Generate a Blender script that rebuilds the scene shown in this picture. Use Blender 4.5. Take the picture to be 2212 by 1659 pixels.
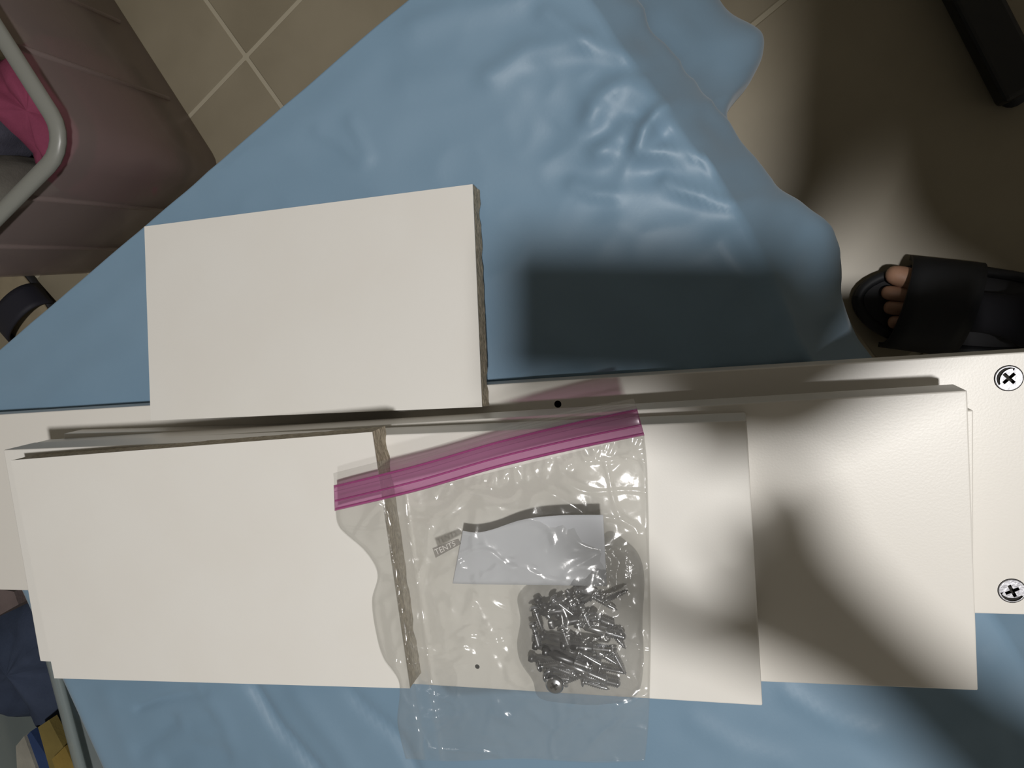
import bpy, bmesh, math, random
from mathutils import Vector, Matrix, noise

# ------------------------------------------------------------------ clean
for o in list(bpy.data.objects):
    bpy.data.objects.remove(o, do_unlink=True)
scene = bpy.context.scene
col = scene.collection
random.seed(7)

# ------------------------------------------------------------------ camera
# image 2212 x 1659, focal length 1620 px, camera 0.42 m above the topmost board
CX, CY, FPX, CAMH = 1106.0, 829.5, 1620.0, 0.42
RIGHT = Vector((0.9574, -0.1021, -0.2700))
DOWN = Vector((-0.0665, -0.9882, 0.1379))
FWD = Vector((-0.2809, -0.1141, -0.9529))
RIGHT.normalize(); FWD.normalize()
DOWN = FWD.cross(RIGHT).normalized(); RIGHT = DOWN.cross(FWD).normalized()
CAM = Vector((0, 0, CAMH))
cam_d = bpy.data.cameras.new('camera')
cam_d.sensor_width = 36.0
cam_d.lens = 36.0 * FPX / 2212.0
cam_d.clip_start = 0.01
cam = bpy.data.objects.new('camera', cam_d)
rot = Matrix((RIGHT, -DOWN, -FWD)).transposed()
cam.matrix_world = Matrix.Translation(CAM) @ rot.to_4x4()
col.objects.link(cam)
scene.camera = cam


def W(px, py, z):
    """measured photo point -> place at height z"""
    d = RIGHT * (px - CX) + DOWN * (py - CY) + FWD * FPX
    return CAM + d * ((z - CAMH) / d.z)


def PX(P):
    q = Vector(P) - CAM
    k = FPX / q.dot(FWD)
    return CX + q.dot(RIGHT) * k, CY + q.dot(DOWN) * k


# ------------------------------------------------------------------ world, lamp, exposure
world = bpy.data.worlds.new('room_dusk'); scene.world = world
world.use_nodes = True
bg = world.node_tree.nodes['Background']
bg.inputs['Color'].default_value = (0.9, 0.95, 1.0, 1); bg.inputs['Strength'].default_value = 0.02
LAMP = Vector((0.40, -0.20, 1.88))
ld = bpy.data.lights.new('ceiling_lamp_light', 'AREA')
ld.shape = 'DISK'; ld.size = 0.13; ld.energy = 32.5; ld.color = (1.0, 0.975, 0.95)
lo = bpy.data.objects.new('ceiling_lamp_light', ld); lo.location = LAMP; col.objects.link(lo)
vs = scene.view_settings
vs.view_transform = 'Standard'; vs.look = 'None'; vs.exposure = 0.0; vs.gamma = 1.0
vs.use_curve_mapping = False
try:
    scene.cycles.transparent_max_bounces = 24
except Exception:
    pass

FLOOR = -0.60
Z_L4, Z_N, Z_R, Z_L1, Z_P, Z_CLOTH = 0.0, -0.020, -0.048, -0.074, -0.094, -0.115


# ------------------------------------------------------------------ material helpers
def srgb(r, g, b):
    f = lambda c: (c / 255 / 12.92) if c / 255 <= 0.04045 else ((c / 255 + 0.055) / 1.055) ** 2.4
    return (f(r), f(g), f(b), 1.0)


def mat(name, colr, rough=0.5, spec=0.5, metal=0.0, noise_scale=None, colr2=None, bump=0.0, bump_scale=200.0, sheen=0.0, coords='Object', stretch=None, ramp=(0.35, 0.65)):
    m = bpy.data.materials.new(name); m.use_nodes = True
    nt = m.node_tree; b = nt.nodes['Principled BSDF']
    b.inputs['Base Color'].default_value = (*colr[:3], 1)
    b.inputs['Roughness'].default_value = rough
    b.inputs['Metallic'].default_value = metal
    b.inputs['Specular IOR Level'].default_value = spec
    if sheen:
        b.inputs['Sheen Weight'].default_value = sheen
    tc = nt.nodes.new('ShaderNodeTexCoord'); mp = nt.nodes.new('ShaderNodeMapping')
    nt.links.new(tc.outputs[coords], mp.inputs['Vector'])
    if stretch: mp.inputs['Scale'].default_value = stretch
    if colr2:
        n = nt.nodes.new('ShaderNodeTexNoise'); n.inputs['Scale'].default_value = noise_scale; n.inputs['Detail'].default_value = 5
        r = nt.nodes.new('ShaderNodeValToRGB')
        r.color_ramp.elements[0].position = ramp[0]; r.color_ramp.elements[1].position = ramp[1]
        r.color_ramp.elements[0].color = (*colr[:3], 1); r.color_ramp.elements[1].color = (*colr2[:3], 1)
        nt.links.new(mp.outputs['Vector'], n.inputs['Vector']); nt.links.new(n.outputs['Fac'], r.inputs['Fac'])
        nt.links.new(r.outputs['Color'], b.inputs['Base Color'])
    if bump:
        n2 = nt.nodes.new('ShaderNodeTexNoise'); n2.inputs['Scale'].default_value = bump_scale; n2.inputs['Detail'].default_value = 4
        bp = nt.nodes.new('ShaderNodeBump'); bp.inputs['Strength'].default_value = bump; bp.inputs['Distance'].default_value = 0.001
        nt.links.new(mp.outputs['Vector'], n2.inputs['Vector']); nt.links.new(n2.outputs['Fac'], bp.inputs['Height'])
        nt.links.new(bp.outputs['Normal'], b.inputs['Normal'])
    return m


def film(name, tint, gloss=0.05, diffuse=0.04, dcol=(0.8, 0.8, 0.8), fres=1.5, bump=0.0, bump_scale=120.0):
    """thin clear plastic: see-through, fresnel gloss, a trace of milkiness"""
    m = bpy.data.materials.new(name); m.use_nodes = True
    nt = m.node_tree; nt.nodes.clear()
    out = nt.nodes.new('ShaderNodeOutputMaterial')
    tr = nt.nodes.new('ShaderNodeBsdfTransparent'); tr.inputs['Color'].default_value = (*tint[:3], 1)
    df = nt.nodes.new('ShaderNodeBsdfDiffuse'); df.inputs['Color'].default_value = (*dcol[:3], 1)
    gl = nt.nodes.new('ShaderNodeBsdfGlossy'); gl.inputs['Roughness'].default_value = gloss
    fr = nt.nodes.new('ShaderNodeFresnel'); fr.inputs['IOR'].default_value = fres
    m1 = nt.nodes.new('ShaderNodeMixShader'); m1.inputs['Fac'].default_value = diffuse
    m2 = nt.nodes.new('ShaderNodeMixShader')
    nt.links.new(tr.outputs[0], m1.inputs[1]); nt.links.new(df.outputs[0], m1.inputs[2])
    mn = nt.nodes.new('ShaderNodeMath'); mn.operation = 'MINIMUM'; mn.inputs[1].default_value = 0.20
    nt.links.new(fr.outputs[0], mn.inputs[0]); nt.links.new(mn.outputs[0], m2.inputs['Fac'])
    nt.links.new(m1.outputs[0], m2.inputs[1]); nt.links.new(gl.outputs[0], m2.inputs[2])
    nt.links.new(m2.outputs[0], out.inputs['Surface'])
    if bump:
        tc = nt.nodes.new('ShaderNodeTexCoord')
        n2 = nt.nodes.new('ShaderNodeTexNoise'); n2.inputs['Scale'].default_value = bump_scale; n2.inputs['Detail'].default_value = 3
        bp = nt.nodes.new('ShaderNodeBump'); bp.inputs['Strength'].default_value = bump; bp.inputs['Distance'].default_value = 0.002
        nt.links.new(tc.outputs['Object'], n2.inputs['Vector']); nt.links.new(n2.outputs['Fac'], bp.inputs['Height'])
        nt.links.new(bp.outputs['Normal'], gl.inputs['Normal']); nt.links.new(bp.outputs['Normal'], fr.inputs['Normal'])
    return m


def chip_mat():
    m = bpy.data.materials.new('raw_particleboard'); m.use_nodes = True
    nt = m.node_tree; b = nt.nodes['Principled BSDF']; b.inputs['Roughness'].default_value = 0.9
    tc = nt.nodes.new('ShaderNodeTexCoord')
    v = nt.nodes.new('ShaderNodeTexVoronoi'); v.inputs['Scale'].default_value = 520
    mp = nt.nodes.new('ShaderNodeMapping'); mp.inputs['Scale'].default_value = (0.8, 0.7, 1.2)
    nt.links.new(tc.outputs['Object'], mp.inputs['Vector']); nt.links.new(mp.outputs['Vector'], v.inputs['Vector'])
    n = nt.nodes.new('ShaderNodeTexNoise'); n.inputs['Scale'].default_value = 380; n.inputs['Detail'].default_value = 6
    nt.links.new(mp.outputs['Vector'], n.inputs['Vector'])
    r = nt.nodes.new('ShaderNodeValToRGB')
    e = r.color_ramp.elements
    e[0].position = 0.0; e[0].color = (0.12, 0.10, 0.07, 1)
    e[1].position = 1.0; e[1].color = (0.60, 0.53, 0.41, 1)
    x = e.new(0.35); x.color = (0.29, 0.25, 0.18, 1)
    x = e.new(0.6); x.color = (0.42, 0.365, 0.275, 1)
    mx = nt.nodes.new('ShaderNodeMixRGB'); mx.inputs['Fac'].default_value = 0.55
    nt.links.new(v.outputs['Color'], mx.inputs[1]); nt.links.new(n.outputs['Fac'], mx.inputs[2])
    nt.links.new(mx.outputs[0], r.inputs['Fac']); nt.links.new(r.outputs['Color'], b.inputs['Base Color'])
    bp = nt.nodes.new('ShaderNodeBump'); bp.inputs['Strength'].default_value = 0.8; bp.inputs['Distance'].default_value = 0.0012
    nt.links.new(n.outputs['Fac'], bp.inputs['Height']); nt.links.new(bp.outputs['Normal'], b.inputs['Normal'])
    return m


M = {}
M['laminate'] = mat('white_laminate', (0.74, 0.72, 0.675), 0.42, 0.4, bump=0.04, bump_scale=900, noise_scale=14, colr2=(0.755, 0.74, 0.70))
M['laminate2'] = mat('cream_white_laminate', (0.75, 0.725, 0.675), 0.36, 0.5, bump=0.05, bump_scale=700)
M['chip'] = chip_mat()
M['satin'] = mat('blue_satin', (0.172, 0.276, 0.380), 0.50, 0.5, bump=0.06, bump_scale=500, noise_scale=9, colr2=(0.190, 0.296, 0.402), sheen=0.15)
M['tile'] = mat('beige_tile', (0.245, 0.212, 0.150), 0.38, 0.4, noise_scale=5, colr2=(0.30, 0.262, 0.19), bump=0.03, bump_scale=60)
M['grout'] = mat('pale_grout', (0.42, 0.38, 0.29), 0.9, 0.2, bump=0.2, bump_scale=300)
M['wall'] = mat('cream_wall', (0.60, 0.575, 0.52), 0.85, 0.2, bump=0.05)
M['ceil'] = mat('white_ceiling', (0.74, 0.72, 0.68), 0.9, 0.2, bump=0.05)
M['zinc'] = mat('zinc_metal', (0.50, 0.50, 0.52), 0.5, 0.5, metal=1.0, noise_scale=700, colr2=(0.36, 0.36, 0.39), bump=0.3, bump_scale=420)
M['steel'] = mat('screw_steel', (0.55, 0.56, 0.58), 0.28, 0.5, metal=1.0, noise_scale=200, colr2=(0.38, 0.39, 0.41))
M['dark_steel'] = mat('dark_screw_steel', (0.17, 0.175, 0.18), 0.38, 0.5, metal=0.9, noise_scale=200, colr2=(0.10, 0.10, 0.105))
M['dark'] = mat('recess_shade', (0.03, 0.028, 0.025), 0.8, 0.2, bump=0.1)  # near-black colour stands in for shade in holes, recesses and slots
M['black_metal'] = mat('black_metal', (0.012, 0.012, 0.012), 0.5, 0.4, bump=0.05)
M['rubber'] = mat('black_rubber', (0.014, 0.015, 0.018), 0.6, 0.35, bump=0.1, bump_scale=300)
M['rubber2'] = mat('dark_grey_foam', (0.03, 0.03, 0.034), 0.7, 0.3, bump=0.15, bump_scale=250)
M['navy_strap'] = mat('navy_strap', (0.022, 0.022, 0.032), 0.6, 0.3, bump=0.15, bump_scale=300)
M['footbed'] = mat('beige_footbed', (0.36, 0.30, 0.20), 0.7, 0.3, bump=0.1, bump_scale=200, noise_scale=30, colr2=(0.30, 0.25, 0.17))
M['skin'] = mat('skin', (0.36, 0.20, 0.13), 0.5, 0.4, noise_scale=40, colr2=(0.42, 0.24, 0.16), bump=0.1, bump_scale=400)
M['trousers'] = mat('dark_trousers', (0.02, 0.02, 0.025), 0.85, 0.2, bump=0.2, bump_scale=600)
M['shirt'] = mat('charcoal_shirt', (0.05, 0.05, 0.055), 0.85, 0.2, bump=0.2, bump_scale=600)
M['hair'] = mat('black_hair', (0.012, 0.01, 0.008), 0.5, 0.4, bump=0.5, bump_scale=300)
M['phone'] = mat('phone_glass', (0.02, 0.02, 0.024), 0.2, 0.5, bump=0.01)
M['paper'] = film('white_paper', (0.8, 0.8, 0.8), 0.6, 0.78, (0.66, 0.68, 0.715), fres=1.05)
M['film'] = film('clear_bag_film', (0.97, 0.97, 0.962), 0.22, 0.045, fres=1.8, bump=0.22, bump_scale=110)
M['film_in'] = film('crinkled_clear_film', (0.88, 0.88, 0.88), 0.22, 0.13, (0.42, 0.42, 0.42), fres=1.6, bump=0.6, bump_scale=170)
M['zip'] = film('magenta_zip_plastic', (0.78, 0.55, 0.70), 0.16, 0.30, (0.50, 0.26, 0.40), fres=1.4)
M['ziptrack'] = film('deep_magenta_zip', (0.66, 0.26, 0.50), 0.2, 0.45, (0.55, 0.11, 0.35), fres=1.4)
M['label_grey'] = film('grey_print', (0.80, 0.79, 0.78), 0.5, 0.55, (0.17, 0.16, 0.15), fres=1.05)
M['label_white'] = film('pale_print', (0.9, 0.9, 0.9), 0.5, 0.85, (0.66, 0.64, 0.61), fres=1.05)
M['frost'] = film('frosted_plastic', (0.88, 0.84, 0.82), 0.35, 0.33, (0.40, 0.32, 0.31), fres=1.3)
M['frost_blue'] = film('frosted_clear_plastic', (0.80, 0.86, 0.86), 0.35, 0.50, (0.33, 0.38, 0.38), fres=1.3)
M['rim'] = mat('milky_white_rim', (0.27, 0.275, 0.25), 0.35, 0.5, bump=0.02)
CLOTHS = {}


def fabric(name, c, c2=None):
    if name not in CLOTHS:
        CLOTHS[name] = mat(name, c, 0.85, 0.2, bump=0.4, bump_scale=350, noise_scale=22, colr2=c2 or tuple(x * 0.75 for x in c[:3]))
    return CLOTHS[name]


# ------------------------------------------------------------------ object helpers
ORG = {}


def tag(o, label=None, cat=None, group=None, kind=None):
    if label: o['label'] = label
    if cat: o['category'] = cat
    if group: o['group'] = group
    if kind: o['kind'] = kind
    return o


def empty(name, loc):
    o = bpy.data.objects.new(name, None); o.location = loc; o.empty_display_size = 0.02
    col.objects.link(o); ORG[o] = Vector(loc)
    return o


def mk(name, verts, faces, material, parent=None, smooth=True, origin=None):
    """one mesh object from world-space vertices; its origin sits at the thing's base"""
    vs_ = [Vector(v) for v in verts]
    if origin is None:
        xs = [v.x for v in vs_]; ys = [v.y for v in vs_]; zs = [v.z for v in vs_]
        origin = Vector(((min(xs) + max(xs)) / 2, (min(ys) + max(ys)) / 2, min(zs)))
    origin = Vector(origin)
    me = bpy.data.meshes.new(name)
    me.from_pydata([tuple(v - origin) for v in vs_], [], faces)
    me.validate(); me.update()
    if smooth:
        for p in me.polygons: p.use_smooth = True
    mats = material if isinstance(material, (list, tuple)) else [material]
    for m in mats: me.materials.append(m)
    o = bpy.data.objects.new(name, me); col.objects.link(o)
    ORG[o] = origin
    if parent is not None:
        o.parent = parent; o.location = origin - ORG[parent]
    else:
        o.location = origin
    return o


def from_bm(name, bm, material, parent=None, smooth=False, origin=None):
    bm.normal_update()
    verts = [v.co.copy() for v in bm.verts]; bm.verts.index_update()
    faces = [[v.index for v in f.verts] for f in bm.faces]
    bm.free()
    return mk(name, verts, faces, material, parent, smooth, origin)


def baked(o):
    """apply modifiers without operators"""
    bpy.context.view_layer.update()
    dg = bpy.context.evaluated_depsgraph_get()
    me = bpy.data.meshes.new_from_object(o.evaluated_get(dg))
    o.modifiers.clear(); o.data = me
    return o


def box_bm(c, ax, ay, az, bevel=0.0, seg=2):
    """box with half-axis vectors"""
    bm = bmesh.new()
    vs_ = [bm.verts.new(Vector(c) + ax * i + ay * j + az * k) for i in (-1, 1) for j in (-1, 1) for k in (-1, 1)]
    idx = [(0, 1, 3, 2), (4, 6, 7, 5), (0, 4, 5, 1), (2, 3, 7, 6), (0, 2, 6, 4), (1, 5, 7, 3)]
    for f in idx: bm.faces.new([vs_[i] for i in f])
    if bevel:
        bmesh.ops.bevel(bm, geom=bm.edges[:], offset=bevel, segments=seg, affect='EDGES', profile=0.5)
    bmesh.ops.recalc_face_normals(bm, faces=bm.faces[:])
    return bm


def tube(pts, radii, n=12, cap=True):
    """round tube along a polyline -> verts, faces"""
    pts = [Vector(p) for p in pts]
    if not isinstance(radii, (list, tuple)): radii = [radii] * len(pts)
    verts, faces = [], []
    ref = None
    for i, p in enumerate(pts):
        t = (pts[min(i + 1, len(pts) - 1)] - pts[max(i - 1, 0)]).normalized()
        if ref is None:
            ref = Vector((0, 0, 1)) if abs(t.z) < 0.9 else Vector((1, 0, 0))
        a = t.cross(ref).normalized(); b = t.cross(a).normalized(); ref = -b if False else ref
        for k in range(n):
            ang = 2 * math.pi * k / n
            verts.append(p + (a * math.cos(ang) + b * math.sin(ang)) * radii[i])
    for i in range(len(pts) - 1):
        for k in range(n):
            faces.append((i * n + k, i * n + (k + 1) % n, (i + 1) * n + (k + 1) % n, (i + 1) * n + k))
    if cap:
        faces.append(tuple(range(n - 1, -1, -1)))
        faces.append(tuple((len(pts) - 1) * n + k for k in range(n)))
    return verts, faces


def cr(pts, n):
    """catmull-rom resample of a list of vectors"""
    pts = [Vector(p) for p in pts]; out = []
    m = len(pts) - 1
    for i in range(n):
        t = i / (n - 1) * m; k = min(int(t), m - 1); f = t - k
        p0, p1, p2, p3 = pts[max(k - 1, 0)], pts[k], pts[k + 1], pts[min(k + 2, m)]
        out.append(0.5 * ((2 * p1) + (p2 - p0) * f + (2 * p0 - 5 * p1 + 4 * p2 - p3) * f * f + (3 * p1 - p0 - 3 * p2 + p3) * f ** 3))
    return out


def seg_dist(px, py, poly):
    best = 1e9
    for (x0, y0), (x1, y1) in zip(poly, poly[1:]):
        dx, dy = x1 - x0, y1 - y0
        t = max(0, min(1, ((px - x0) * dx + (py - y0) * dy) / (dx * dx + dy * dy + 1e-9)))
        d = math.hypot(px - x0 - t * dx, py - y0 - t * dy)
        if d < best: best = d
    return best


def sstep(a, b, x):
    t = max(0.0, min(1.0, (x - a) / (b - a))); return t * t * (3 - 2 * t)


# ------------------------------------------------------------------ room shell
ROOM = (-2.3, 1.9, -2.1, 1.9)
CEIL = 1.91
def slab(name, x0, x1, y0, y1, z0, z1, m, label, cat):
    o = from_bm(name, box_bm(((x0 + x1) / 2, (y0 + y1) / 2, (z0 + z1) / 2), Vector(((x1 - x0) / 2, 0, 0)), Vector((0, (y1 - y0) / 2, 0)), Vector((0, 0, (z1 - z0) / 2))), m)
    return tag(o, label, cat, kind='structure')
x0, x1, y0, y1 = ROOM
floor = slab('floor', x0, x1, y0, y1, FLOOR - 0.06, FLOOR - 0.0015, M['grout'], 'beige square floor tiles with pale grout lines', 'floor')
slab('wall_left', x0 - 0.1, x0, y0, y1, FLOOR - 0.06, CEIL, M['wall'], 'plain cream wall outside the left of the photo', 'wall')
slab('wall_right', x1, x1 + 0.1, y0, y1, FLOOR - 0.06, CEIL, M['wall'], 'plain cream wall behind the photographer', 'wall')
slab('wall_back', x0 - 0.1, x1 + 0.1, y1, y1 + 0.1, FLOOR - 0.06, CEIL, M['wall'], 'plain cream wall beyond the top of the photo', 'wall')
slab('wall_front', x0 - 0.1, x1 + 0.1, y0 - 0.1, y0, FLOOR - 0.06, CEIL, M['wall'], 'plain cream wall below the bottom of the photo', 'wall')
slab('ceiling', x0 - 0.1, x1 + 0.1, y0 - 0.1, y1 + 0.1, CEIL, CEIL + 0.1, M['ceil'], 'plain pale ceiling above the bench', 'ceiling')

# floor tiles, each its own piece
PITCH, GAP = 0.446, 0.006
TA = math.radians(31.0)
tu = Vector((math.cos(TA), math.sin(TA), 0)); tv = Vector((-math.sin(TA), math.cos(TA), 0))
G0 = W(530, 122, FLOOR)
tile_me = None
half = (PITCH - GAP) / 2
bm = box_bm((0, 0, 0), tu * half, tv * half, Vector((0, 0, 0.004)), 0.0015, 1)
tile_me = bpy.data.meshes.new('tile'); bm.to_mesh(tile_me); bm.free(); tile_me.materials.append(M['tile'])
for i in range(-8, 9):
    for j in range(-8, 9):
        c = G0 + tu * (PITCH * (i + 0.5)) + tv * (PITCH * (j + 0.5))
        if not (x0 - 0.32 < c.x < x1 + 0.32 and y0 - 0.32 < c.y < y1 + 0.32): continue
        me_t = tile_me
        if not (x0 + 0.32 < c.x < x1 - 0.32 and y0 + 0.32 < c.y < y1 - 0.32):
            bm = bmesh.new(); bm.from_mesh(tile_me)
            for pl, no in (((x0 - c.x + .002, 0, 0), (-1, 0, 0)), ((x1 - c.x - .002, 0, 0), (1, 0, 0)), ((0, y0 - c.y + .002, 0), (0, -1, 0)), ((0, y1 - c.y - .002, 0), (0, 1, 0))):
                r_ = bmesh.ops.bisect_plane(bm, geom=bm.verts[:] + bm.edges[:] + bm.faces[:], plane_co=pl, plane_no=no, clear_outer=True)
                bmesh.ops.holes_fill(bm, edges=[e for e in bm.edges if e.is_boundary], sides=0)
            if len(bm.faces) < 4:
                bm.free(); continue
            me_t = bpy.data.meshes.new('tile'); bm.to_mesh(me_t); bm.free(); me_t.materials.append(M['tile'])
        t = bpy.data.objects.new('tile', me_t); col.objects.link(t)
        t.parent = floor; t.location = Vector((c.x, c.y, FLOOR - 0.004)) - ORG[floor]

# ------------------------------------------------------------------ ceiling lamp fixture
lamp = empty('ceiling_lamp', (LAMP.x, LAMP.y, CEIL))
v, f = tube([(LAMP.x, LAMP.y, CEIL), (LAMP.x, LAMP.y, CEIL - 0.012), (LAMP.x, LAMP.y, CEIL - 0.022)], [0.10, 0.10, 0.085], 40)
mk('base_plate', v, f, M['rim'], lamp)
tag(lamp, 'small round ceiling lamp above the bench', 'lamp')

# ------------------------------------------------------------------ bench under the cloth
UU = Vector((0.893, 0.449, 0)).normalized(); VV = Vector((UU.y, -UU.x, 0))
OB = Vector((-0.778, -0.067, 0)); BU, BV = 0.756, 1.10
bench = empty('bench', OB + UU * BU / 2 + VV * BV / 2 + Vector((0, 0, FLOOR)))
cc = OB + UU * BU / 2 + VV * BV / 2
pad = from_bm('seat_pad', box_bm(cc + UU * 0.026 + Vector((0, 0, Z_CLOTH - 0.055)), UU * (BU / 2 - 0.038), VV * (BV / 2 - 0.012), Vector((0, 0, 0.047)), 0.01, 3), fabric('grey_padding', (0.25, 0.25, 0.26)), bench)
for a in (-1, 1):
    for b in (-1, 1):
        lc = cc + UU * a * (BU / 2 - 0.06) + VV * b * (BV / 2 - 0.06)
        from_bm('leg', box_bm(Vector((lc.x, lc.y, (FLOOR + Z_CLOTH - 0.102) / 2)), UU * 0.022, VV * 0.022, Vector((0, 0, (Z_CLOTH - 0.102 - FLOOR) / 2)), 0.003, 1), M['black_metal'], bench)
tag(bench, 'low padded bench hidden beneath the blue cloth', 'bench')

# ------------------------------------------------------------------ blue satin cloth
RIDGES = [  # measured crease lines: points, height, half width (px)
    ([(690, 285), (740, 310), (780, 352)], 0.0016, 16), ([(760, 262), (795, 340)], 0.0016, 14),
    ([(1060, 165), (1140, 110), (1260, 92)], 0.0035, 26), ([(1275, 262), (1300, 205), (1350, 180), (1425, 215)], 0.0060, 26),
    ([(1240, 398), (1290, 420), (1330, 425)], 0.0030, 18), ([(1380, 318), (1410, 255), (1450, 228)], 0.0070, 18),
    ([(1440, 392), (1500, 420), (1580, 442)], 0.0050, 18), ([(1440, 262), (1500, 330), (1550, 362)], 0.0055, 14),
    ([(1180, 30), (1290, 105), (1360, 120)], 0.0035, 22), ([(1320, 330), (1440, 330), (1530, 395)], 0.0040, 24),
    ([(900, 60), (1000, 20), (1110, 0)], 0.0020, 30), ([(880, 180), (1010, 160), (1120, 190)], 0.0018, 34),
    ([(1290, 330), (1350, 285), (1400, 290)], 0.0045, 22),
    ([(540, 1480), (600, 1570), (690, 1670)], -0.0050, 13), ([(430, 1490), (480, 1545), (500, 1600)], 0.0016, 16),
    ([(640, 1500), (720, 1600), (760, 1660)], 0.0022, 20), ([(300, 1530), (345, 1512), (440, 1495)], -0.0030, 10),
    ([(410, 1565), (450, 1545)], -0.0020, 8), ([(360, 1645), (420, 1620), (480, 1630)], -0.0045, 16), ([(580, 1655), (618, 1620)], -0.002, 7),
    ([(300, 1620), (340, 1590), (370, 1560)], -0.0034, 16), ([(230, 1500), (260, 1580), (290, 1640)], 0.0012, 22),
    ([(1700, 1500), (1800, 1560), (1900, 1590)], 0.0020, 18), ([(1500, 1560), (1600, 1620), (1700, 1650)], 0.0018, 24),
    ([(2080, 1380), (2130, 1500), (2160, 1640)], 0.0020, 30), ([(760, 1505), (860, 1590), (900, 1670)], -0.0035, 12),
    ([(60, 800), (200, 690), (330, 590)], 0.0010, 30), ([(470, 400), (650, 275), (800, 140)], 0.0010, 34),
    ([(110, 860), (210, 790), (300, 740)], 0.0009, 30), ([(1340, 480), (1450, 540), (1560, 560)], 0.0015, 40),
    ([(1330, 640), (1420, 700), (1500, 800)], 0.0016, 40), ([(1560, 520), (1640, 640), (1700, 760)], 0.003, 30), ([(1200, 720), (1260, 760), (1290, 800)], 0.0016, 30),
]


def cloth_h(P):
    x, y = PX(P)
    h = 0.0
    for poly, a, wd in RIDGES:
        d = seg_dist(x, y, poly)
        if d < wd * 2.6: h += a * math.exp(-(d / wd) ** 2)
    n = noise.noise(Vector((x * 0.0045, y * 0.006, 1.3)))
    h += 0.0014 * n
    busy = math.exp(-(((x - 1390) / 190) ** 2 + ((y - 270) / 170) ** 2))
    r = 1 - abs(noise.noise(Vector((x * 0.010, y * 0.012, 4.1)))) * 2
    h += busy * 0.0050 * (r - 0.4)
    h += 0.0010 * (1 - 2 * abs(noise.noise(Vector((x * 0.0065 + y * 0.004, y * 0.009 - x * 0.002, 7.7)))))
    # boards press it flat
    flat = sstep(940, 860, y - (-0.062 * (x - 0))) if False else 1.0
    yb = 905 - 0.0655 * x
    if yb < y < 1420: flat = 0.15
    return (h * flat) - 0.001


STN = [  # rim, outer fold, tucked edge, flap, hem (photo points with heights)
    [(1180, -130, -.117), (1318, -140, -.165), (1322, -138, -.205), (1480, -140, -.29), (1486, -138, -.40)],
    [(1275, 0, -.117), (1368, -4, -.165), (1374, 2, -.210), (1535, -4, -.30), (1545, 0, -.40)],
    [(1345, 105, -.117), (1440, 100, -.170), (1446, 112, -.220), (1634, 80, -.31), (1636, 92, -.40)],
    [(1430, 215, -.117), (1508, 192, -.175), (1512, 200, -.215), (1616, 168, -.30), (1612, 186, -.39)],
    [(1495, 305, -.117), (1570, 258, -.180), (1571, 262, -.215), (1572, 246, -.26), (1571, 262, -.37)],
    [(1560, 395, -.117), (1646, 380, -.190), (1648, 386, -.215), (1650, 388, -.26), (1650, 392, -.37)],
    [(1615, 495, -.117), (1738, 452, -.190), (1756, 466, -.220), (1762, 472, -.27), (1762, 476, -.38)],
    [(1660, 585, -.117), (1795, 530, -.200), (1808, 545, -.235), (1811, 556, -.29), (1811, 560, -.39)],
    [(1705, 680, -.117), (1800, 645, -.200), (1814, 650, -.230), (1817, 655, -.28), (1818, 658, -.38)],
    [(1760, 790, -.117), (1860, 770, -.200), (1880, 772, -.230), (1886, 775, -.28), (1888, 778, -.38)],
]
stn_w = [[W(*q) for q in s] for s in STN]
_c0 = OB + UU * BU + Vector((0, 0, -.117))
_v0 = (stn_w[0][0] - OB).dot(VV)
if _v0 > 0.02:
    stn_w.insert(0, [_c0 + (q - stn_w[0][0]) for q in stn_w[0]])
else:
    stn_w[0] = [_c0 + (q - stn_w[0][0]) for q in stn_w[0]]
for k in range(1, 9):  # the side simply hangs on towards the out-of-sight end
    base = OB + UU * BU + VV * (0.40 + k * 0.0875)
    wob = 0.012 * math.sin(k * 1.7)
    stn_w.append([base + Vector((0, 0, -.117)), base + UU * (0.045 + wob) + Vector((0, 0, -.165)), base + UU * (0.05 + wob) + Vector((0, 0, -.21)), base + UU * (0.055 + wob) + Vector((0, 0, -.28)), base + UU * (0.058 + wob) + Vector((0, 0, -.38))])
NR = 260
lines = [cr([s[j] for s in stn_w], NR) for j in range(5)]
NT, NL, NS = 190, 8, 34
verts = []; ncol = 0
for i in range(NR):
    rim = lines[0][i]
    vv_ = (Vector((rim.x, rim.y, 0)) - OB).dot(VV)
    left = OB + VV * vv_ + UU * (0.006 - 0.14 * (min(vv_, 0.6) - 0.288))
    row = []
    for k in range(NL):  # hanging left side
        t = 1 - k / NL
        q = left - UU * (0.004 + 0.010 * t) + Vector((0, 0, Z_CLOTH - 0.004 - 0.16 * t + 0))
        row.append(q + UU * 0.004 * math.sin(vv_ * 30) * t)
    for k in range(NT):
        t = k / (NT - 1)
        q = left.lerp(Vector((rim.x, rim.y, 0)), t)
        edge = min(t * BU, (1 - t) * 0.75)
        z = Z_CLOTH - 0.003 * math.exp(-(t * BU / 0.004))
        q.z = z
        q.z += cloth_h(q) * sstep(0, 0.02, t * BU)
        # gentle roll towards the rim
        s = (1 - t) * BU
        q.z -= 0.006 * math.exp(-s / 0.02)
        row.append(q)
    prof = cr([lines[j][i] for j in range(5)], NS + 1)
    zr = row[-1].z
    for k in range(1, NS + 1):
        q = prof[k].copy()
        q.z += (zr - rim.z) * max(0, 1 - k / 8)
        x, y = PX(q)
        q += UU * (0.003 * noise.noise(Vector((x * 0.012, y * 0.012, 9))) + 0.0028 * (0.5 - abs(noise.noise(Vector((x * 0.010 + y * 0.006, y * 0.008 - x * 0.003, 2)))) * 2)) * min(1, k / 5)
        row.append(q)
    ncol = len(row); verts += row
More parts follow.
